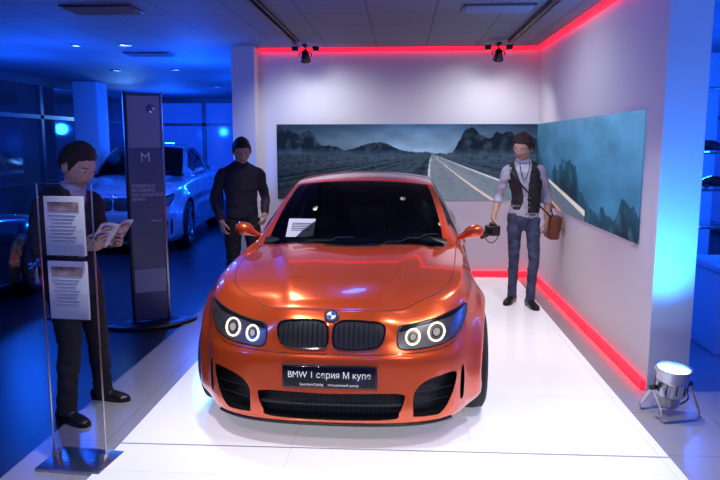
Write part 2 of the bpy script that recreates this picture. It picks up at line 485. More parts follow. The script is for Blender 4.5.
            ptube('projector_rim', c3, .003, M['lampdark'], .010, sub=2)
        ptube('bumper_crease', f([(.02, .548), (.20, .546), (.34, .548), (.50, .552), (.62, .562), (.70, .590)]), .0026, M['black'], -.0008, closed=False)
        ptube('bonnet_gap', f([(.02, -2.06), (.20, -2.05), (.34, -2.01), (.48, -1.91), (.60, -1.80), (.67, -1.6), (.70, -1.3), (.72, -1.0), (.725, -.85)]), .0026, M['black'], -.001, closed=False, hit=hitt)
        for zz in (.27, .33):
            h0, _ = hitf(sg*.47, zz); h1, _ = hitf(sg*.665, zz)
            V, F = tube([h0+Vector((0, .03, 0)), h1+Vector((0, .03, 0))], .004); parts.append(('intake_fin', V, F, M['black']))
        patch('tail_lamp', [(sg*.45, .74), (sg*.45, .86), (sg*.60, .89), (sg*.74, .88), (sg*.76, .80), (sg*.72, .74)], .004, M['redlamp'], hit=hitr)
        Vm, Fm = sloft([(sg*.755, -.56, .965, .018, .016), (sg*.80, -.58, .985, .028, .024), (sg*.845, -.585, 1.01, .052, .046), (sg*.895, -.575, 1.02, .060, .052), (sg*.93, -.56, 1.02, .042, .036)], 4, (0, 1, 0))
        parts.append(('side_mirror', Vm, Fm, M['orange']))
        V, F = ellipsoid((sg*.875, -.53, 1.018), (.052, .03, .037), 14); parts.append(('mirror_glass', V, F, M['chrome']))
        for yy in (-.55, .62):
            pts = [Vector((sg*1.2, yy, z)) for z in [.25+.05*k for k in range(14)]]
            q = []
            for p in pts:
                h = bvh.ray_cast(p, Vector((-sg, 0, 0)))
                if h[0]: q.append(h[0])
            V, F = tube(q, .003); parts.append(('door_gap', V, F, M['black']))
        h = bvh.ray_cast(Vector((sg*1.2, .45, .80)), Vector((-sg, 0, 0)))[0]
        V, F = sloft([(h.x, .36, .80, .012, .012), (h.x+sg*.03, .40, .80, .014, .012), (h.x+sg*.03, .52, .80, .014, .012), (h.x, .56, .80, .012, .012)], 4, (0, 0, 1))
        parts.append(('door_handle', V, F, M['orange']))
    ptube('front_splitter', [(-.66, .150), (-.5, .150), (-.25, .150), (0, .150), (.25, .150), (.5, .150), (.66, .150)], .010, M['black'], .004, closed=False)
    for k in range(28):
        x = -.37+.74*k/27
        V, F = tube([hitf(x, .20)[0]+Vector((0, .05, 0)), hitf(x, .32)[0]+Vector((0, .05, 0))], .002); parts.append(('intake_mesh', V, F, M['darkmetal']))
    for zz in (.22, .25, .28):
        V, F = tube([hitf(x/10*.38, zz)[0]+Vector((0, .045, 0)) for x in range(-10, 11)], .002); parts.append(('intake_mesh', V, F, M['darkmetal']))
    V, F = tube([hitf(x/10*.39, .265)[0]+Vector((0, .02, 0)) for x in range(-10, 11)], .009); parts.append(('intake_blade', V, F, M['black']))
    h, n = hitf(0, .738)
    rot = n.to_track_quat('Z', 'Y').to_matrix().to_4x4(); rot.translation = h+n*.004
    def disc(r, z, n_=32, a0=0, a1=2*pi):
        V = [(0, 0, z)]; F = []
        for k in range(n_+1):
            a = a0+(a1-a0)*k/n_; V.append((r*math.cos(a), r*math.sin(a), z))
        for k in range(n_): F.append((0, k+1, k+2))
        return V, F
    V, F = lathe([(0, .028), (.004, .029), (.006, .037), (.003, .041), (-.004, .041), (-.004, .028)], 40, 'z')
    parts.append(('badge_rim', [rot @ Vector(v) for v in V], F, M['chrome']))
    for (r, z, m, a, b) in ((.038, .0065, 'black', 0, 2*pi), (.025, .0075, 'white', 0, 2*pi), (.024, .009, 'blueenamel', 0, pi/2), (.024, .009, 'blueenamel', pi, 1.5*pi)):
        V, F = disc(r, z, 24, a, b); parts.append(('badge_face', [rot @ Vector(v) for v in V], F, M[m]))
    for sx in (.36, -.36):
        V, F = sloft([(sx, .12, .80, .22, .10), (sx, .20, 1.0, .23, .09), (sx, .27, 1.14, .19, .07), (sx, .29, 1.19, .12, .05)], 4, (1, 0, 0)); parts.append(('seat_back', V, F, M['leather']))
        V, F = ellipsoid((sx, .31, 1.255), (.12, .045, .065), 16); parts.append(('headrest', V, F, M['leather']))
    V, F = merge([tube([(.36+.18*math.cos(a*pi/16), -.50+.06*math.sin(a*pi/16), 1.0+.17*math.sin(a*pi/16)) for a in range(32)], .014, True),
                  tube([(.19, -.50, 1.0), (.36, -.52, .99), (.53, -.50, 1.0)], .018)]); parts.append(('steering_wheel', V, F, M['black']))
    V, F = sloft([(-.66, -.72, .93, .08, .05), (-.3, -.78, .955, .13, .06), (.1, -.78, .955, .13, .06), (.36, -.74, .965, .13, .085), (.66, -.70, .93, .08, .05)], 5, (0, 1, 0)); parts.append(('dashboard', V, F, M['black']))
    V, F = ellipsoid((0, -.28, 1.27), (.11, .02, .03), 12); parts.append(('rear_view_mirror', V, F, M['black']))
    def wpt(x, t):
        i = int(t*(3*sub)); u = x/ra[i][0]; w = 1-abs(u)**2.3
        return Vector((x, lerp(ra[i][1], ce[i][0], w)-.010, lerp(ra[i][2], ce[i][1], w)+.010))
    for a, b in (((.08, .04), (.60, .20)), ((-.50, .04), (.02, .16))):
        V, F = tube([wpt(lerp(a[0], b[0], k/12), lerp(a[1], b[1], k/12)) for k in range(13)], .005); parts.append(('wiper', V, F, M['black']))
    for wy in WY:
        for sx in (1, -1):
            T = Matrix.Translation((sx*.768, wy, .322)) @ Matrix.Scale(sx, 4, (1, 0, 0))
            t = lathe([(-.118, .225), (-.125, .28), (-.108, .312), (-.05, .321), (.05, .321), (.108, .312), (.125, .28), (.118, .225)], 56)
            V, F = xf(t, T); parts.append(('tyre', V, F, M['rubber']))
            rim = [lathe([(.118, .228), (.122, .236), (.10, .232), (.07, .205), (-.10, .20), (-.10, .21), (.06, .215), (.10, .226)], 56)]
            for k in range(5):
                for d in (-.13, .13):
                    a = 2*pi*k/5+d; a2 = 2*pi*k/5+d*.3
                    rim.append(loft([(.085, .03*math.cos(a2), .03*math.sin(a2)), (.095, .12*math.cos(a*1), .12*math.sin(a)), (.105, .222*math.cos(a), .222*math.sin(a))], [.014]*3, [.016, .013, .012], (1, 0, 0), 8))
            rim.append(lathe([(.06, .001), (.10, .001), (.105, .03), (.095, .05), (.06, .055)], 24))
            V, F = xf(merge(rim), T); parts.append(('wheel_rim', V, F, M['alu']))
            V, F = xf(lathe([(-.01, .001), (.01, .001), (.01, .17), (-.01, .17)], 36), T); parts.append(('brake_disc', V, F, M['metal']))
    for x in (-.56, -.46, .46, .56):
        V, F = tube([(x, 2.02, .27), (x, 2.17, .27)], .035, n=20); parts.append(('exhaust_pipe', V, F, M['chrome']))
    grp = {}
    for nm, V, F, m in parts:
        grp.setdefault((nm, m.name), [m, []])[1].append((V, F))
    out = [('body', bme), ('cabin', cme)]
    for (nm, _), (m, ps) in grp.items():
        V, F = merge(ps)
        me = bpy.data.meshes.new(nm); me.from_pydata(V, [], F); me.materials.append(m)
        bm = bmesh.new(); bm.from_mesh(me); bmesh.ops.recalc_face_normals(bm, faces=bm.faces); bm.to_mesh(me); bm.free()
        me.polygons.foreach_set('use_smooth', [True]*len(me.polygons)); me.set_sharp_from_angle(angle=.7)
        out.append((nm, me))
    _cache['parts'] = out
def car(name, paint, loc, rot, sc=(1, 1, 1), skip=()):
    if not _cache: build_car()
    root = empty(name, loc, (0, 0, rot), sc)
    for nm, me in _cache['parts']:
        if nm in skip: continue
        m2 = me
        if paint != 'orange' and any(m == M['orange'] for m in me.materials):
            m2 = me.copy()
            for i, m in enumerate(m2.materials):
                if m == M['orange']: m2.materials[i] = M[paint]
        o = bpy.data.objects.new(nm, m2); COL.objects.link(o); o.parent = root
    return root
PZ = .02
c1 = car('car', 'orange', (-.302, 5.70, PZ), math.radians(-1.8))
box('number_plate', (0, -2.207, .430), (.50, .016, .118), M['blackgloss'], c1, .004)
box('plate_frame', (0, -2.199, .430), (.515, .012, .132), M['darkmetal'], c1, .004)
text('plate_text', 'BMW 1 серия М купе', .050, M['white'], c1, (0, -2.2165, .442), (pi/2, 0, 0), sx=.90)
text('plate_small_text', 'БалтАвтоТрейд     официальный дилер', .017, M['white'], c1, (0, -2.2165, .388), (pi/2, 0, 0))
box('price_sheet', (-.40, -.78, 1.055), (.20, .003, .19), M['paper'], c1, 0, (-math.radians(52), 0, 0))
for k in range(5):
    box('price_line', (-.40, -.805+.014*k, 1.042+.011*k-.0), (.14, .004, .003), M['ventgrey'], c1, 0, (-math.radians(52), 0, 0))

suv = car('suv', 'bluepaint', (-4.55, 12.3, 0), math.radians(6), (1.12, 1.10, 1.19), skip=('halo_ring',))
c2 = car('car', 'darkpaint', (-5.0, 6.0, 0), math.radians(180), skip=('lamp_projector', 'halo_ring'))

# ------------------------------------------------------------------ PEOPLE
def head_parts(thick, messy=0., long=0.):
    nl, nt_ = 84, 68
    Vh, Vk = [], []
    zh = [(-.10, .060), (-.075, .056), (-.055, .046), (-.040, .012), (-.022, -.022), (0, -.012-long*.4), (.02, -.035-long), (.05, -.058-long), (.10, -.080-long)]
    for i in range(nt_+1):
        th = pi*i/nt_
        for k in range(nl):
            ph = 2*pi*k/nl
            d = Vector((math.sin(th)*math.sin(ph), -math.sin(th)*math.cos(ph), math.cos(th)))
            x, y, z = d.x*.076, d.y*.096, d.z*.118
            if z < 0:
                t = -z/.118; x *= 1-.20*t**1.6*(1 if y < 0 else .7)
                if y > 0: y *= 1-.5*t
                else: y = y*(1+.22*t**2)
            base = Vector((x, y, z))
            if y < -.02:
                pr = interp([(-.046, 0), (-.038, .017), (-.030, .022), (0, .010), (.016, .003), (.03, 0)], z)
                w = interp([(-.04, .015), (-.02, .011), (.01, .009)], z)
                f = pr*math.exp(-(x/w)**2)
                f -= .009*math.exp(-((abs(x)-.032)/.014)**2-((z-.001)/.012)**2)
                f += .004*math.exp(-((abs(x)-.03)/.022)**2-((z-.022)/.008)**2)
                f += .006*math.exp(-(x/.022)**2-((z+.057)/.005)**2)+.006*math.exp(-(x/.020)**2-((z+.068)/.005)**2)
                f -= .003*math.exp(-(x/.025)**2-((z+.0625)/.0025)**2)
                f += .007*math.exp(-(x/.022)**2-((z+.100)/.014)**2)
                f += .003*math.exp(-((abs(x)-.045)/.018)**2-((z+.022)/.018)**2)
                y -= f
            Vk.append((x, y, z))
            m = base.z-interp(zh, base.y)
            nn = noise.noise(base*28)*messy+noise.noise(base*60)*messy*.6
            m += noise.noise(base*45)*.006
            disp = -.006+(.010+(thick-.004+nn)*sstep(0, .05, m))*sstep(-.006, .006, m)
            if messy:
                disp += messy*1.0*sstep(.02, .08, m)
            Vh.append(tuple(base+Vector((d.x, d.y, d.z)).normalized()*disp))
    F = []; ix = []
    for i in range(nt_):
        for k in range(nl):
            q = (i*nl+k, i*nl+(k+1) % nl, (i+1)*nl+(k+1) % nl, (i+1)*nl+k); F.append(q)
            c = sum((Vector(Vk[j]) for j in q), Vector())/4
            if c.y < -.06 and abs(c.x) < .022 and -.071 < c.z < -.055: ix.append(1)
            elif c.y < -.06 and .015 < abs(c.x) < .046 and .018 < c.z < .024: ix.append(2)
            else: ix.append(0)
    return Vk, Vh, F, ix
def make_head(parent, pos, yaw, pitch, scale, hairmat, thick=.010, messy=0., long=0., roll=0.):
    T = Matrix.Translation(pos) @ Matrix.Rotation(yaw, 4, 'Z') @ Matrix.Rotation(roll, 4, 'Y') @ Matrix.Rotation(pitch, 4, 'X') @ Matrix.Scale(scale, 4)
    Vk, Vh, F, ix = head_parts(thick, messy, long)
    mk('head', [T @ Vector(v) for v in Vk], F, [M['skin'], M['lip'], M['brow']], parent, True, ix)
    mk('hair', [T @ Vector(v) for v in Vh], F, hairmat, parent)
    e = [ellipsoid((s*.032, -.0750, .001), (.0125, .0115, .0085), 14) for s in (1, -1)]
    mk('eyes', *xf(merge(e), T), M['eye'], parent)
    e = [ellipsoid((s*.032, -.0850, .0), (.0055, .0025, .0055), 10) for s in (1, -1)]
    mk('irises', *xf(merge(e), T), M['iris'], parent)
    e = []
    for s in (1, -1):
        e.append(ellipsoid((s*.079, .004, -.008), (.008, .018, .030), 14))
        e.append(tube([(s*(.085), .004+.017*math.cos(a), -.006+.027*math.sin(a)) for a in [2*pi*k/14 for k in range(14)]], .004, True, 6))
    mk('ears', *xf(merge(e), T), M['skin'], parent)
def bake(o):
    dg = bpy.context.evaluated_depsgraph_get()
    me = bpy.data.meshes.new_from_object(o.evaluated_get(dg))
    o.modifiers.clear(); o.data = me
    me.polygons.foreach_set('use_smooth', [True]*len(me.polygons))
def add_hand(parent, name, W, f, s, n, curl=.5, thumb=.5, spread=.0, sc=1.):
    f = Vector(f).normalized(); n = Vector(n); n = (n-f*n.dot(f)).normalized()
    s = Vector(s); s = (s-f*s.dot(f)).normalized(); s = (s-n*s.dot(n)).normalized()
    P = []; W_ = Vector(W)
    q = [W_-f*.02*sc, W_+f*.02*sc, W_+f*.06*sc, W_+f*.09*sc]
    P.append(loft([tuple(v) for v in q], [.024*sc, .032*sc, .042*sc, .040*sc], [.017*sc, .017*sc, .015*sc, .012*sc], tuple(s), 16))
    for j, (o, L) in enumerate(((.030, .074), (.010, .082), (-.011, .076), (-.030, .060))):
        p = W_+f*(.086-.004*abs(j-1))*sc+s*o*sc; pts = [p-f*.01*sc, p.copy()]; a = 0
        dirb = (f+s*o*spread*8).normalized()
        for ph, cu in ((.44, .9), (.30, 1.1), (.26, .8)):
            a += cu*curl*(1+.08*j)
            p = p+(dirb*math.cos(a)+n*math.sin(a))*L*ph*sc; pts.append(p.copy())
        P.append(loft([tuple(v) for v in pts], [.0098*sc, .0095*sc, .0088*sc, .008*sc, .0068*sc], [.0095*sc, .0092*sc, .0085*sc, .0078*sc, .0066*sc], tuple(s), 10, .8))
    p = W_+f*.022*sc+s*.024*sc; d = (f*.62+s*.70+n*.25).normalized(); d2 = (f*.80+s*(.45-.5*thumb)+n*(.3+.5*thumb)).normalized(); d3 = (f*.8+s*(.3-.8*thumb)+n*(.3+.6*thumb)).normalized()
    pts = [p, p+d*.040*sc, p+d*.040*sc+d2*.032*sc, p+d*.040*sc+d2*.032*sc+d3*.026*sc]
    P.append(loft([tuple(v) for v in pts], [.0145*sc, .0125*sc, .0108*sc, .0082*sc], [.0140*sc, .012*sc, .010*sc, .0078*sc], (.3, .5, .8), 10, .8))
    V, F = merge(P)
    o = mk(name, V, F, M['skin'], parent)
    md = o.modifiers.new('r', 'REMESH'); md.mode = 'VOXEL'; md.voxel_size = .0032; md.use_smooth_shade = True
    sm = o.modifiers.new('s', 'SMOOTH'); sm.iterations = 3
    bake(o)
def shoe(ank, d):
    d = Vector((d[0], d[1], 0)).normalized(); a = Vector(ank)
    p = lambda f, z: tuple(Vector((a.x, a.y, 0))+d*f+Vector((0, 0, a.z-.09+z)))
    s = Vector((-d.y, d.x, 0))
    rows = [(*p(-.085, .035), .022, .03), (*p(-.07, .04), .036, .042), (*p(-.02, .048), .041, .050), (*p(.04, .042), .042, .043), (*p(.10, .034), .048, .034), (*p(.155, .027), .046, .027), (*p(.19, .022), .026, .019)]
    sole = [(*p(-.085, .008), .026, .009), (*p(-.05, .008), .040, .010), (*p(.03, .008), .040, .010), (*p(.11, .008), .051, .010), (*p(.165, .008), .045, .010), (*p(.198, .008), .024, .009)]
    return merge([sloft(rows, 3, tuple(s), 18), sloft(sole, 3, tuple(s), 18)])
def man(loc, rot, scale, torso, legs, arms, mats, head, matfn=None, pel=(0, 0)):
    root = empty('man', loc, (0, 0, rot), (scale,)*3)
    P = []
    P.append((*sloft(torso, 4, (1, 0, 0), 28), mats['top']))
    px, py = pel
    P.append((*sloft([(px, py, .80, .10, .085), (px, py+.005, .88, .148, .112), (px, py, .97, .156, .108), (px, py, 1.03, .146, .10)], 4, (1, 0, 0), 24), mats['leg']))
    lr = mats.get('legr', 1.)
    for hip, knee, ank, fd in legs:
        P.append((*sloft([(*hip, .092*lr, .098*lr), (*(Vector(hip).lerp(Vector(knee), .5)), .080*lr, .086*lr), (*knee, .062*lr, .066*lr), (*(Vector(knee).lerp(Vector(ank), .35)), .060*lr, .066*lr),
                          (*(Vector(knee).lerp(Vector(ank), .8)), .052*lr, .056*lr), (ank[0], ank[1], ank[2]-.035, .055*lr, .060*lr)], 5, (1, 0, 0), 20, .1), mats['leg']))
        P.append((*shoe(ank, fd), M['shoe']))
    for sh, el, wr, cuff in arms:
        ar = mats.get('armr', 1.)
        sh, el, wr = Vector(sh), Vector(el), Vector(wr)
        sg = 1 if sh.x > torso[-2][0] else -1
        inn = Vector((sh.x-sg*.09, sh.y, sh.z+.028))
        P.append((*sloft([(*inn, .040*ar, .040*ar), (*sh, .051*ar, .053*ar), (*sh.lerp(el, .35), .049*ar, .052*ar), (*el, .041*ar, .043*ar)], 5, (1, .2, 0), 18), mats['arm']))
        if cuff >= 1:
            P.append((*sloft([(*el, .041*ar, .043*ar), (*el.lerp(wr, .4), .041*ar, .042*ar), (*el.lerp(wr, .95), .033*ar, .033*ar)], 5, (1, .2, 0), 18, .1), mats['arm']))
            P.append((*sloft([(*el, .02, .02), (*wr, .026, .022), (*(wr+(wr-el).normalized()*.02), .024, .018)], 4, (1, .2, 0), 16), M['skin']))
        else:
            P.append((*sloft([(*el, .042*ar, .044*ar), (*el.lerp(wr, cuff), .045*ar, .046*ar)], 5, (1, .2, 0), 18, .1), mats['arm']))
            P.append((*sloft([(*el, .034, .034), (*el.lerp(wr, .35), .037, .035), (*wr, .026, .021), (*(wr+(wr-el).normalized()*.02), .024, .018)], 4, (1, .2, 0), 16), M['skin']))
    hp = Vector(head['pos']); nb = Vector(head.get('neck', (0, .01, 1.45)))
    P.append((*sloft([(*nb, .066, .060), (*nb.lerp(hp+Vector((0, .02, -.06)), .5), .059, .059), (*(hp+Vector((0, .025, -.05))), .058, .058)], 4, (1, 0, 0), 18), M['skin']))
    for s in (1, -1):
        P.append((*sloft([(nb.x+s*.02, nb.y+.01, nb.z+.055, .035, .032), (nb.x+s*.08, nb.y+.005, nb.z+.012, .042, .030), (nb.x+s*.145, nb.y, nb.z-.025, .045, .030)], 4, (0, 1, 0), 14), mats['top']))
    if 'collar' in mats:
        c = nb.lerp(hp+Vector((0, .02, -.06)), .42)
        ring = [tuple(c+Vector((.066*math.cos(a), .064*math.sin(a), .018*math.sin(a)))) for a in [2*pi*k/24 for k in range(24)]]
        P.append((*tube(ring, .014, True, 8), mats['collar']))
    V, F = merge([(p[0], p[1]) for p in P])
    ob = mk('body', V, F, M['skin'], root)
    md = ob.modifiers.new('r', 'REMESH'); md.mode = 'VOXEL'; md.voxel_size = .0075; md.use_smooth_shade = True
    sm = ob.modifiers.new('s', 'SMOOTH'); sm.iterations = 5
    bake(ob); me = ob.data
    keys = []; bv = []
    for p in P:
        bv.append((BVHTree.FromPolygons([Vector(v) for v in p[0]], p[1]), p[2]))
        if p[2] not in keys: keys.append(p[2])
    # cloth folds
    nv = len(me.vertices)
    co = [0.]*(nv*3); me.vertices.foreach_get('co', co)
    no = [0.]*(nv*3); me.vertex_normals.foreach_get('vector', no)
    for i in range(nv):
        x, y, z = co[3*i], co[3*i+1], co[3*i+2]
        if .12 < z < 1.42:
            k = noise.noise(Vector((x*7, y*7, z*16)))*.009+noise.noise(Vector((x*16+3, y*16, z*24)))*.005
            co[3*i] += no[3*i]*k; co[3*i+1] += no[3*i+1]*k; co[3*i+2] += no[3*i+2]*k
    me.vertices.foreach_set('co', co); me.update()
    for m in list(mats.get('extra', [])):
        if m not in keys: keys.append(m)
    me.materials.clear()
    for m in keys: me.materials.append(m)
    cen = [pg.center.copy() for pg in me.polygons]
    mi = []
    for c in cen:
        best = 9; bm_ = keys[0]
        for b, m in bv:
            r = b.find_nearest(c, min(.2, best))
            if r[0] is not None and r[3] < best: best = r[3]; bm_ = m
        if matfn:
            r = matfn(c, bm_)
            if r: bm_ = r
        mi.append(keys.index(bm_))
    me.polygons.foreach_set('material_index', mi)
    make_head(root, hp, head.get('yaw', 0), head.get('pitch', 0), head.get('scale', 1.), head['hair'], head.get('thick', .01), head.get('messy', 0), head.get('long', 0), head.get('roll', 0))
    return root
TORSO = [(0, 0, .93, .155, .108), (0, 0, 1.02, .150, .104), (0, 0, 1.12, .146, .102), (0, .0, 1.24, .162, .113), (0, .005, 1.34, .172, .114), (0, .01, 1.40, .160, .098), (0, .012, 1.445, .120, .078), (0, .012, 1.485, .062, .055)]
JACKET = [(0, 0, .80, .178, .135), (0, 0, .90, .180, .140), (0, 0, 1.02, .170, .134), (0, 0, 1.12, .168, .132), (0, .0, 1.24, .182, .142), (0, .005, 1.34, .190, .140), (0, .01, 1.405, .182, .118), (0, .012, 1.455, .135, .088), (0, .012, 1.50, .068, .06)]

def fn1(c, m):
    if m is M['vest']:
        cx_ = c.x-sh1(c.z)
        op = interp([(.95, .05), (1.10, .018), (1.25, .035), (1.45, .085)], c.z)
        if c.y < .0 and abs(cx_+.01) < op: return M['shirt']
        if c.z < .965: return M['shirt']
        if abs(cx_) > .150 and c.z > 1.30: return M['shirt']
    if m is M['jeans'] and c.z > .955: return M['shirt']
sh1 = lambda z: .028*sstep(.9, 1.1, z)-.035*sstep(1.1, 1.5, z)
T1 = [(x+sh1(z), y, z, a, b) for x, y, z, a, b in TORSO]
m1 = man((1.27, 7.08, PZ), math.radians(-8), 1.0, T1,
    [((-.080, 0, .90), (-.080, -.03, .50), (-.085, .03, .09), (-.35, -1)), ((.095, 0, .90), (.120, -.09, .50), (.095, -.13, .09), (.35, -1))],
    [((-.178, .01, 1.385), (-.245, .05, 1.125), (-.300, -.10, .905), .35), ((.165, .01, 1.395), (.245, .07, 1.135), (.235, -.02, .89), .35)],
    dict(top=M['vest'], arm=M['shirt'], leg=M['jeans'], legr=.90, armr=1.03, collar=M['shirt'], extra=[M['shirt']]),
    dict(pos=(-.025, -.035, 1.625), neck=(-.006, .01, 1.45), yaw=-.38, pitch=.30, roll=.08, scale=1.10, hair=M['hairb'], thick=.016, messy=.011, long=.022), fn1)
add_hand(m1, 'hand_right', (-.300, -.10, .905), (-.05, -.40, -1), (.25, -1, .3), (1, .2, 0), curl=.75, thumb=.6)
add_hand(m1, 'hand_left', (.235, -.02, .89), (.0, -.15, -1), (-.3, -1, 0), (-1, .3, 0), curl=.45, thumb=.4)
cx = Vector((-.305, -.165, .785))
box('camera_body', cx, (.15, .07, .105), M['black'], m1, .012, (.15, 0, .3))
box('camera_prism', cx+Vector((0, 0, .06)), (.06, .06, .035), M['black'], m1, .008, (.15, 0, .3))
V, F = lathe([(0, .03), (.0, .038), (.05, .038), (.055, .042), (.12, .042), (.12, .034), (.11, .001), (0, .001)], 28, 'z')
T = Matrix.Translation(cx+Vector((-.02, -.02, -.01))) @ Matrix.Rotation(-.9, 4, 'Z') @ Matrix.Rotation(pi/2+.25, 4, 'X')
mk('camera_lens', *xf((V, F), T), M['blackgloss'], m1)
V, F = tube(cat([(-.37, -.15, .82), (-.38, -.15, .72), (-.32, -.18, .66), (-.26, -.18, .70), (-.23, -.15, .80)], 6), .005)
mk('camera_strap', V, F, M['black'], m1)
box('shoulder_bag', (.305, .12, .80), (.12, .26, .24), M['bag'], m1, .03, (0, .05, .15))
box('bag_flap', (.367, .12, .85), (.012, .24, .14), M['bag'], m1, .006, (0, .05, .15))
V, F = tube(cat([(.31, .12, .91), (.23, .14, 1.15), (.10, .13, 1.36), (-.02, .09, 1.475), (-.10, .02, 1.462), (-.12, -.09, 1.37), (0, -.128, 1.22), (.15, -.10, 1.05), (.28, .0, .92)], 6), .008)
mk('bag_strap', V, F, M['black'], m1)
V, F = tube(cat([(-.05, -.055, 1.47), (-.035, -.10, 1.38), (0, -.125, 1.30), (.035, -.10, 1.38), (.05, -.055, 1.47)], 6), .004)
mk('neck_cord', V, F, M['black'], m1)
for z in (1.02, 1.07, 1.12):
    mk('waistcoat_button', *ellipsoid((.035+sh1(z), -.112, z), (.007, .004, .007), 8), M['metal'], m1)

m2 = man((-1.64, 6.95, 0), math.radians(28), 1.0, [(x, y, z, a*1.12, b*1.16) for x, y, z, a, b in TORSO],
    [((-.09, 0, .90), (-.11, -.02, .50), (-.13, .03, .09), (-.3, -1)), ((.09, 0, .90), (.12, -.10, .50), (.13, -.12, .09), (.3, -1))],
    [((-.195, .01, 1.375), (-.275, .06, 1.115), (-.235, -.10, .90), 1.), ((.195, .01, 1.375), (.265, .03, 1.11), (.20, -.16, .96), 1.)],
    dict(top=M['navyshirt'], arm=M['navyshirt'], leg=M['trouser'], legr=1.10, armr=1.16, collar=M['navyshirt']),
    dict(pos=(.0, -.055, 1.615), yaw=-.15, pitch=.42, roll=-.06, scale=1.13, hair=M['hair'], thick=.008, messy=.003))
add_hand(m2, 'hand_right', (-.235, -.10, .90), (.05, -.3, -1), (.35, -1, .3), (1, .3, 0), curl=.5)
add_hand(m2, 'hand_left', (.20, -.16, .96), (-.25, -.6, -.6), (-.35, -.6, .6), (-1, .3, 0), curl=.5)

def fn3(c, m):
    if m is M['suit'] and c.y < .02 and c.z > 1.08:
        op = interp([(1.16, 0), (1.30, .030), (1.46, .066)], c.z)
        if abs(c.x) < op and c.z > 1.16: return M['shirt']
        if abs(c.x) < op+.035*sstep(1.08, 1.3, c.z): return M['lapel']
bk = lambda z: .03+.06*sstep(.8, 1.25, z)-.10*sstep(1.30, 1.5, z)
J3 = [(x, y+bk(z), z, a*1.03, b*1.10) for x, y, z, a, b in JACKET]
m3 = man((-2.01, 4.05, 0), math.radians(68), .965, J3,
    [((-.09, .02, .88), (-.13, -.05, .49), (-.19, -.06, .09), (-.05, -1)), ((.09, .02, .88), (.12, -.02, .49), (.19, .02, .09), (.25, -1))],
    [((-.198, .03, 1.375), (-.265, .03, 1.12), (-.115, -.22, 1.125), 1.), ((.198, .03, 1.375), (.265, .03, 1.12), (.115, -.22, 1.125), 1.)],
    dict(top=M['suit'], arm=M['suit'], leg=M['trouser'], legr=1.12, armr=1.22, collar=M['shirt'], extra=[M['shirt'], M['lapel']]),
    dict(pos=(0, -.075, 1.615), neck=(0, .005, 1.44), yaw=0, pitch=.36, scale=1.16, hair=M['hair'], thick=.014, messy=.006), fn3, pel=(0, .03))
add_hand(m3, 'hand_right', (-.115, -.22, 1.125), (.15, -1, .25), (.25, .1, 1), (1, .2, .35), curl=.55, thumb=.7)
add_hand(m3, 'hand_left', (.115, -.22, 1.125), (-.15, -1, .25), (-.25, .1, 1), (-1, .2, .35), curl=.55, thumb=.7)
mg = empty('magazine', (0, -.335, 1.185), (math.radians(-50), 0, 0)); mg.parent = m3
V = []; F = []
for layer in (0, 1):
    for i in range(17):
        u = -1+i/8; x = u*.135; z = .028*math.sin(min(1, abs(u))*pi*.75)+.006*layer
        for j in range(2): V.append((x, (j-.5)*.20, z))
for i in range(16):
    F.append((2*i, 2*i+1, 2*i+3, 2*i+2)); o = 34; F.append((o+2*i, o+2*i+2, o+2*i+3, o+2*i+1))
mk('magazine_pages', V, F, M['paper'], mg)
for sx, yy, w, h in ((-.07, .03, .09, .09), (.07, -.0, .09, .15), (-.07, -.06, .08, .03)):
    box('magazine_picture', (sx, yy, .036), (w, h, .002), M['paper2'], mg)
    box('magazine_back_picture', (sx, yy, .012), (w, h, .002), M['paper2'], mg)

# ------------------------------------------------------------------ ROOM
def plane_box(name, x0, x1, y0, y1, z0, z1, mat, parent=None, bevel=0):
    return box(name, ((x0+x1)/2, (y0+y1)/2, (z0+z1)/2), (x1-x0, y1-y0, z1-z0), mat, parent, bevel)
CH = 2.85; WX = 1.70; BY = 8.62
plane_box('floor', -6.8, 6.2, -3.2, 18.3, -.1, 0, M['carpet'])
plane_box('floor_tiles', -2.02, 6.1, -3, 9.2, 0, .006, M['tile'])
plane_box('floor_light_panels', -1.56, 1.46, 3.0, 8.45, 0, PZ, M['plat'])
plane_box('trim_platform', -1.56, 1.46, 3.54, 3.552, PZ-.002, PZ+.001, M['ventgrey'])
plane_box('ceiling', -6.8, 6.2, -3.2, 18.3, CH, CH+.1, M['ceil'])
plane_box('wall_booth_back', -1.78, WX+.28, BY, BY+.22, 0, CH, M['wall'])
plane_box('wall_booth_right', WX, WX+.27, 4.58, BY, 0, CH, M['wall'])
plane_box('column_left', -2.06, -1.78, BY-.25, BY+.22, 0, CH, M['wall'])
plane_box('wall_front', -6.8, 6.2, -3.2, -3, 0, CH, M['hallwall'])
plane_box('trim_led_floor_right', WX-.035, WX-.002, 4.60, BY-.04, PZ, PZ+.05, M['red'])
plane_box('trim_led_floor_back', -1.75, WX-.04, BY-.035, BY-.002, PZ, PZ+.05, M['red'])
plane_box('trim_led_ceiling_right', WX-.05, WX-.002, 4.60, BY-.06, CH-.05, CH-.002, M['red'])
plane_box('trim_led_ceiling_back', -1.75, WX-.06, BY-.05, BY-.002, CH-.05, CH-.002, M['red'])

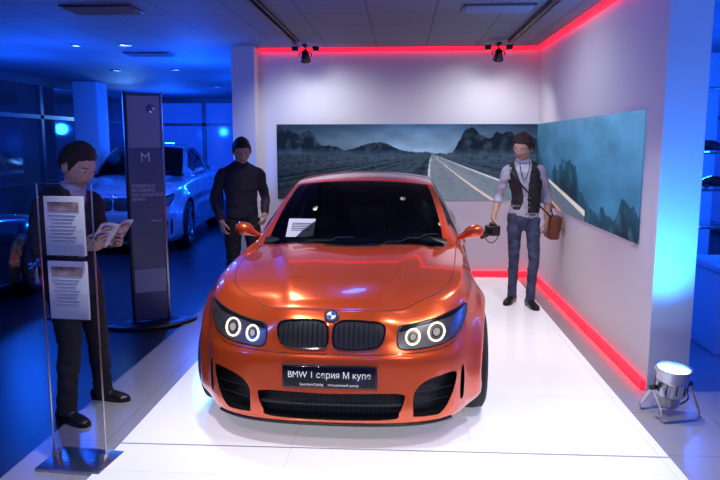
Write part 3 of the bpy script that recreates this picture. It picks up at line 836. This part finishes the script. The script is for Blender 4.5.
def fbm(x, y, z, o=4):
    s = 0; a = 1; f = 1
    for _ in range(o):
        s += a*noise.noise(Vector((x*f, y*f, z+_*3.1))); a *= .5; f *= 2.1
    return s
def mural_col(a, b):
    hor = .60; ax = 1.95
    if a <= 3.28:
        n = fbm(a*3, b*7, 0, 3)
        mt = hor+.03+.03*fbm(a*2.2, 0, 3)+.27*sstep(2.05, 2.6, a)-.10*sstep(2.8, 3.2, a)+.14*fbm(a*4, 1, 7)*sstep(1.8, 2.4, a)+.30*(1-sstep(.1, 1.0, a))+.10*fbm(a*6, 2, 5)*(1-sstep(.4, 1.1, a))+.14*math.exp(-((a-1.25)/.25)**2)
        if b > mt:
            t = (b-hor)/(1-hor); c = Vector((.17, .27, .40)).lerp(Vector((.030, .075, .16)), t)*(1+.3*n)
            c *= .40+.95*math.exp(-((a-1.75)/.8)**2)
        elif b > hor:
            lit = max(0, fbm(a*9, b*9, 4))
            c = Vector((.006, .012, .024))+Vector((.030, .045, .065))*lit+Vector((.02, .035, .06))*(1-sstep(hor, hor+.10, b))
        else:
            dx, dy = a-ax, hor-b+.012
            dx -= .35*dy*dy
            s = dx/dy
            st = noise.noise(Vector((s*2.2, dy*2, 5)))+.5*fbm(a*12, b*30, 2, 2)
            c = Vector((.033, .055, .085))*(1+.9*st)*(.7+.5*math.exp(-dy*5))
            w0, w1 = -.2, 2.3
            if w0 < s < w1: c = Vector((.15, .19, .24))*(1+.3*st)
            if abs(s-w1) < .09: c = Vector((.55, .57, .60))
            if abs(s-w0) < .06: c = Vector((.45, .48, .52))
            if abs(s-1.05) < .05: c = Vector((.58, .50, .42))
            if a < 1.2: c *= .5+.5*a/1.2
    else:
        a2 = a-3.28; n = fbm(a2*1.5, b*4, 2, 3)
        c = Vector((.025, .11, .22)).lerp(Vector((.07, .22, .38)), b)*(1+.3*n)*(.62+.2*a2)
        r1 = .20+.30*fbm(a2*1.6, 0, 9, 4)+.60*math.exp(-((a2+.05)/.55)**4)+.55*math.exp(-((a2-1.55)/.40)**2)
        if b < r1:
            lit = max(0, fbm(a2*6+b*3, b*5, 4))
            c = Vector((.006, .020, .038))+Vector((.03, .08, .12))*lit+Vector((.008, .04, .07))*sstep(r1-.3, r1, b)
        s = b-(.42-.15*a2)
        if 0 < a2 < 2.3:
            w = .010+.008*a2
            if abs(s) < w: c = Vector((.6, .55, .50))
            elif -.16-.03*a2 < s < 0: c = Vector((.09, .13, .18))
            elif abs(s+.18+.03*a2) < w: c = Vector((.60, .26, .12))
            elif s < 0: c = Vector((.022, .045, .07))*(1+.8*n)
    return (max(c[0], 0), max(c[1], 0), max(c[2], 0), 1)
mm, nt, bs = new_mat('mural_print')
at = nt.nodes.new('ShaderNodeAttribute'); at.attribute_name = 'Col'
vs = nt.nodes.new('ShaderNodeVectorMath'); vs.operation = 'SCALE'; vs.inputs['Scale'].default_value = .55
nt.links.new(at.outputs['Vector'], vs.inputs[0])
nt.links.new(vs.outputs[0], bs.inputs['Base Color']); nt.links.new(at.outputs['Color'], bs.inputs['Emission Color'])
bs.inputs['Emission Strength'].default_value = .85; bs.inputs['Roughness'].default_value = .45; bs.inputs['Specular IOR Level'].default_value = .06
mur = empty('landscape_mural')
def mural(name, fn, a0, a1, n, m):
    V = []; F = []; C = []
    for i in range(n+1):
        a = lerp(a0, a1, i/n)
        for j in range(m+1):
            V.append(fn(a, j/m)); C.append(mural_col(a, j/m))
    for i in range(n):
        for j in range(m): F.append((i*(m+1)+j, (i+1)*(m+1)+j, (i+1)*(m+1)+j+1, i*(m+1)+j+1))
    o = mk(name, V, F, mm, mur, False)
    ca = o.data.color_attributes.new('Col', 'FLOAT_COLOR', 'POINT')
    ca.data.foreach_set('color', [x for c in C for x in c])
MZ0, MZ1 = .98, 1.92
mural('mural_back', lambda a, b: (-1.56+a, BY-.012, lerp(MZ0, MZ1, b)), 0, 3.248, 360, 110)
mural('mural_side', lambda a, b: (WX-.012, BY-.012-(a-3.28), lerp(MZ0, MZ1, b)), 3.2801, 3.28+3.72, 340, 110)

def window_wall(name, horiz, fixed, a0, a1, n, mat):
    r = empty(name)
    def bx(nm, s0, s1, z0, z1, d, m):
        if horiz: plane_box(nm, s0, s1, fixed-d, fixed+d, z0, z1, m, r)
        else: plane_box(nm, fixed-d, fixed+d, s0, s1, z0, z1, m, r)
    bx('glass', a0, a1, .1, CH-.02, .01, mat)
    bx('sill', a0, a1, 0, .18, .07, M['frame']); bx('head', a0, a1, CH-.14, CH, .07, M['frame'])
    bx('transom', a0, a1, 2.12, 2.19, .06, M['frame']); bx('rail', a0, a1, .95, 1.0, .05, M['frame'])
    for k in range(n+1):
        p = lerp(a0, a1, k/n); bx('mullion', p-.05, p+.05, 0, CH, .06, M['frame'])
    return r
window_wall('window_1', False, -6.6, -3, 18, 11, M['night'])
window_wall('window_2', True, 18.0, -6.6, 6.1, 9, M['bluewin'])
window_wall('window_3', False, 6.1, -3, 18, 11, M['bluewin'])
for i, (x, y) in enumerate(((-6.05, 13.2), (-3.05, 15.8), (3.9, 9.5))):
    plane_box('column', x-.24, x+.24, y-.24, y+.24, 0, CH, M['wall'], None, .02)

def vent(x, y, w, d):
    r = empty('ceiling_vent', (x, y, CH))
    box('vent_frame', (0, 0, -.008), (w, d, .014), M['frame'], r, .004)
    for k in range(9):
        box('vent_slat', (0, -d/2+.03+(d-.06)*k/8, -.02), (w-.05, .014, .012), M['ventgrey'], r, 0, (.5, 0, 0))
vent(.83, 6.15, .62, .34); vent(-2.6, 6.0, .62, .34); vent(-3.3, 9.0, .6, .3)
for x in (-1.22, 1.22):
    r = empty('ceiling_track', (x, 0, 0))
    plane_box('rail_bar', -.018, .018, .4, 8.0, CH-.045, CH, M['darkmetal'], r)
    plane_box('rail_cable', .045, .06, .4, 7.95, CH-.03, CH-.012, M['darkmetal'], r)
def track_light(x, y, tilt, yaw=0):
    r = empty('track_light', (x, y, CH-.04), (0, 0, yaw))
    box('adapter', (0, 0, -.015), (.05, .16, .03), M['darkmetal'], r, .006)
    V, F = merge([tube([(0, 0, -.02), (0, 0, -.09)], .010), tube(cat([(-.065, 0, -.14), (-.065, 0, -.10), (0, 0, -.085), (.065, 0, -.10), (.065, 0, -.14)], 5), .006)])
    mk('yoke', V, F, M['darkmetal'], r)
    T = Matrix.Translation((0, 0, -.14)) @ Matrix.Rotation(tilt, 4, 'X')
    V, F = lathe([(.075, .001), (.075, .03), (.02, .045), (-.045, .062), (-.055, .062), (-.05, .054), (.01, .03), (.01, .001)], 28, 'z')
    mk('lamp_head', *xf((V, F), T), M['blackgloss'], r)
    V, F = lathe([(-.034, .001), (-.034, .048), (-.038, .048), (-.040, .001)], 24, 'z')
    mk('lamp_lens', *xf((V, F), T), M['whitelamp'], r)
    for sx in (-.12, .12):
        box('gear_box', (sx, .0, -.05), (.07, .09, .05), M['darkmetal'], r, .006)
track_light(-1.1, 8.0, .5); track_light(1.1, 8.0, .5)
for (x, y) in ((-3.9, 8.2), (-3.3, 8.2), (-4.6, 11), (-3.6, 11), (-2.6, 13), (-3.9, 14.5)):
    r = empty('downlight', (x, y, CH))
    mk('trim_ring', *lathe([(-.012, .05), (-.012, .075), (0, .08), (0, .05)], 24, 'z'), M['metal'], r)
    mk('lens', *lathe([(-.006, .001), (-.006, .05), (-.001, .05), (-.001, .001)], 24, 'z'), M['downl'], r)

bs_ = empty('brochure_stand', (-1.69, 3.33, .006), (0, 0, math.radians(-6)))
box('base', (0, 0, .010), (.36, .26, .02), M['metal'], bs_, .005)
for x in (-.135, .135):
    box('foot_clamp', (x, 0, .04), (.035, .04, .05), M['metal'], bs_, .005)
box('panel', (0, 0, .76), (.305, .008, 1.46), M['acrylic'], bs_, .002)
for x in (-.150, .150):
    box('edge_strip', (x, 0, .76), (.004, .012, 1.46), M['metal'], bs_, .001)
box('top_strip', (0, 0, 1.487), (.305, .012, .004), M['metal'], bs_)
for z0 in (1.13, .80):
    box('pocket_front', (0, -.045, z0+.06), (.25, .004, .14), M['acrylic'], bs_)
    box('pocket_floor', (0, -.025, z0-.01), (.25, .045, .004), M['acrylic'], bs_)
    box('leaflets', (.01, -.022, z0+.145), (.215, .014, .30), M['paper'], bs_, .002)
    box('leaflet_picture', (.01, -.031, z0+.245), (.17, .003, .045), M['paper2'], bs_)
    for k in range(8):
        box('leaflet_line', (-.0, -.0305, z0+.20-.018*k), (.15-.02*(k % 3), .003, .003), M['ventgrey'], bs_)

tt = empty('advertising_totem', (-2.34, 6.15, 0), (0, 0, math.radians(30)))
V, F = lathe([(0, .001), (0, .42), (.015, .43), (.03, .41), (.03, .001)], 48, 'z')
mk('base_plate', [(v[0], v[1]*.62, v[2]) for v in V], F, M['darkmetal'], tt)
box('panel', (0, 0, 1.09), (.31, .07, 2.1), M['totem'], tt, .01)
box('side_profile', (-.16, 0, 1.09), (.02, .085, 2.12), M['darkmetal'], tt, .004)
box('side_profile', (.16, 0, 1.09), (.02, .085, 2.12), M['metal'], tt, .004)
box('header_panel', (0, -.038, 1.88), (.28, .006, .46), M['totemgrey'], tt)
T = Matrix.Translation((.06, -.041, 2.0)) @ Matrix.Rotation(pi/2, 4, 'X')
mk('logo_rim', *xf(lathe([(0, .001), (0, .038), (.006, .038), (.006, .001)], 32, 'z'), T), M['chrome'], tt)
mk('logo_face', *xf(lathe([(.004, .001), (.004, .022), (.008, .022), (.008, .001)], 32, 'z'), T), M['blueenamel'], tt)
text('totem_letter', 'M', .12, M['whitedim'], tt, (.0, -.040, 1.56), (pi/2, 0, 0))
text('totem_text', 'ВЛЮБИТЬСЯ\nМГНОВЕННО,\nНАСЛАЖДАТЬСЯ\nВЕЧНО.', .040, M['whitedim'], tt, (-.13, -.038, 1.24), (pi/2, 0, 0), 'LEFT', sx=.8)
text('totem_small', 'bmw.ru', .03, M['whitedim'], tt, (.03, -.038, .98), (pi/2, 0, 0), 'LEFT')
box('totem_bar', (0, -.038, .42), (.28, .006, .22), M['totemgrey'], tt)

pc = empty('stage_light', (1.70, 4.18, .006), (0, 0, .3), (.88,)*3)
T = Matrix.Translation((0, 0, .215)) @ Matrix.Rotation(.12, 4, 'X')
V, F = lathe([(.14, .112), (.14, .125), (.115, .125), (.112, .108), (.05, .106), (.045, .110), (.035, .106), (-.04, .102), (-.06, .100), (-.075, .080), (-.14, .070), (-.16, .05), (-.165, .001), (-.155, .001), (-.13, .06), (-.05, .092), (.10, .10)], 44, 'z')
mk('lamp_can', *xf((V, F), T), M['metal'], pc, True, None, .5)
mk('lens', *xf(lathe([(.105, .001), (.105, .105), (.099, .105), (.099, .001)], 36, 'z'), T), M['bluelamp'], pc)
for a in range(10):
    an = a*pi/5; V, F = tube([T @ Vector((.107*math.cos(an), .107*math.sin(an), -.03)), T @ Vector((.107*math.cos(an), .107*math.sin(an), .04))], .004)
    mk('vent_rib', V, F, M['darkmetal'], pc)
for tz, w in ((-.25, .15), (.25, .15)):
    V, F = loft(cat([(-w, 0, .215), (-w, tz*.35, .10), (-w*.93, tz*.52, .012), (0, tz*.55, .008), (w*.93, tz*.52, .012), (w, tz*.35, .10), (w, 0, .215)], 5), [.014]*31, [.003]*31, (0, 1, .2), 8)
    mk('yoke', V, F, M['metal'], pc)
for sx in (-1, 1):
    V, F = tube([(sx*.12, 0, .215), (sx*.17, 0, .215)], .018, n=14); mk('yoke_knob', V, F, M['black'], pc)
V, F = tube(cat([(.05, .08, .06), (.16, .12, .008), (.4, .3, .006), (.6, .9, .006)], 6), .006); mk('power_cable', V, F, M['black'], pc)

hl = empty('stage_light', (-6.15, 15.4, 0))
for a in range(3):
    an = a*2*pi/3; V, F = tube([(0, 0, .5), (.35*math.cos(an), .35*math.sin(an), .015)], .012); mk('tripod_leg', V, F, M['darkmetal'], hl)
V, F = tube([(0, 0, .4), (0, 0, 2.18)], .016); mk('pole', V, F, M['darkmetal'], hl)
T = Matrix.Translation((0, -.02, 2.25)) @ Matrix.Rotation(.35, 4, 'Z') @ Matrix.Rotation(pi/2, 4, 'X')
mk('lamp_can', *xf(lathe([(.12, .13), (.12, .15), (-.06, .12), (-.16, .06), (-.16, .001), (-.15, .001), (-.05, .11)], 32, 'z'), T), M['darkmetal'], hl)
mk('lens', *xf(lathe([(.11, .001), (.11, .13), (.10, .13), (.10, .001)], 32, 'z'), T), M['bluelamp'], hl)

ds = empty('display_shelf', (2.95, 6.3, .006))
for x in (-.35, .35):
    for y in (-.22, .22):
        box('post', (x, y, 1.1), (.025, .025, 2.2), M['metal'], ds)
for z in (.95, 1.28, 1.60, 2.15):
    box('glass_shelf', (0, 0, z), (.74, .48, .012), M['acrylic'], ds)
    box('shelf_rail', (0, -.235, z), (.74, .012, .02), M['metal'], ds); box('shelf_rail', (-.36, 0, z), (.012, .48, .02), M['metal'], ds)
for z, x in ((1.607, -.18), (1.287, -.1)):
    t = empty('model_car', (x, 0, z), (0, 0, 1.2), (.075,)*3); t.parent = ds
    for nm, me in _cache['parts']:
        if nm in ('body', 'cabin', 'tyre', 'wheel_rim'):
            m_ = me.copy()
            for i, mt in enumerate(m_.materials):
                if mt == M['orange']: m_.materials[i] = M['darkpaint']
            o = bpy.data.objects.new(nm, m_); COL.objects.link(o); o.parent = t
dc = empty('display_counter', (2.95, 5.70, .006))
box('counter_body', (0, 0, .33), (.85, .55, .66), M['wall'], dc, .01)
box('counter_top', (0, 0, .70), (.92, .62, .05), M['wall'], dc, .015)
box('plinth', (0, 0, .03), (.8, .5, .06), M['black'], dc)

# ------------------------------------------------------------------ LIGHTS
def light(kind, name, loc, col, e, size=.1, target=None, ang=90, blend=.6):
    l = bpy.data.lights.new(name, kind); l.color = col; l.energy = e
    l.shadow_soft_size = size
    if kind == 'SPOT': l.spot_size = math.radians(ang); l.spot_blend = blend
    o = bpy.data.objects.new(name, l); COL.objects.link(o); o.location = loc
    if target is not None:
        o.rotation_euler = (Vector(target)-Vector(loc)).to_track_quat('-Z', 'Y').to_euler()
    return o
WH = (1., .97, .96)
for x in (-1.22, 1.22):
    for y, e, k in ((.8, 95, .75), (2.9, 135, .6), (4.5, 120, .55), (6.2, 88, .5)):  # first pair is added fill for the brochure stand and car nose
        light('SPOT', 'track_and_fill_spot', (x, y, 2.66), WH, e, .05, (x*k, y+(1.5 if y < 1 else .2), 0), 80, .85)
for x in (-1.1, 1.1):
    light('SPOT', 'wall_spot', (x, 7.75, 2.62), (.93, .94, 1.), 44, .05, (x*.8, BY, .9), 140, .9)
light('SPOT', 'track_and_fill_spot', (.3, 6.4, 2.68), (.93, .94, 1.), 40, .05, (1.7, 6.4, 1.2), 130, .9)
BL = (.006, .105, 1.)
for (x, y, z, e) in ((-3.0, 9.9, 2.1, 150), (-5.2, 9.0, 2.0, 95), (-4.0, 8.0, 2.2, 45), (-2.6, 15.6, 2.0, 170), (-5.3, 15.6, 2.0, 150), (-2.6, 12.6, 2.0, 120), (3.2, 7.6, 1.6, 140), (3.0, 12.0, 2.0, 160), (4.5, 4.5, 2.0, 110), (2.6, 4.6, 2.3, 30), (-3.6, 2.0, 2.3, 60), (0, -1.5, 2.2, 60), (-.4, 5.0, 2.4, 16)):
    light('POINT', 'blue_lamp', (x, y, z), BL, e, .12)
light('SPOT', 'suv_fill', (-3.4, 8.6, 2.7), (.45, .65, 1.), 42, .08, (-4.3, 10.6, .8), 80, .9)  # added fill without a fixture, makes the SUV less saturated blue
light('SPOT', 'reader_fill', (-1.6, 2.0, 2.72), (1., .93, .86), 26, .06, (-1.95, 3.9, 1.4), 50, .9)  # added fill without a fixture, brightens the reading man's face
light('SPOT', 'stage_beam', (1.73, 4.17, .33), (.02, .22, 1.), 330, .08, (1.82, 4.56, 1.6), 75, .9)
light('SPOT', 'column_beam', (-1.98, 7.7, .1), (.05, .2, 1.), 110, .08, (-1.93, 8.37, 2.0), 60, .8)
light('SPOT', 'stand_beam', (-6.1, 15.2, 2.25), (.1, .35, 1.), 160, .1, (-4, 6, .5), 70, .8)

w = bpy.data.worlds.new('World'); S.world = w; w.use_nodes = True
w.node_tree.nodes['Background'].inputs[0].default_value = (.01, .03, .15, 1)
w.node_tree.nodes['Background'].inputs[1].default_value = .3

cd = bpy.data.cameras.new('camera'); cam = bpy.data.objects.new('camera', cd); COL.objects.link(cam)
cd.sensor_width = 36; cd.lens = 34.0
cam.location = (0, 0, 1.70)
cam.rotation_euler = (math.radians(90-8.2), 0, math.radians(3.37))
S.camera = cam
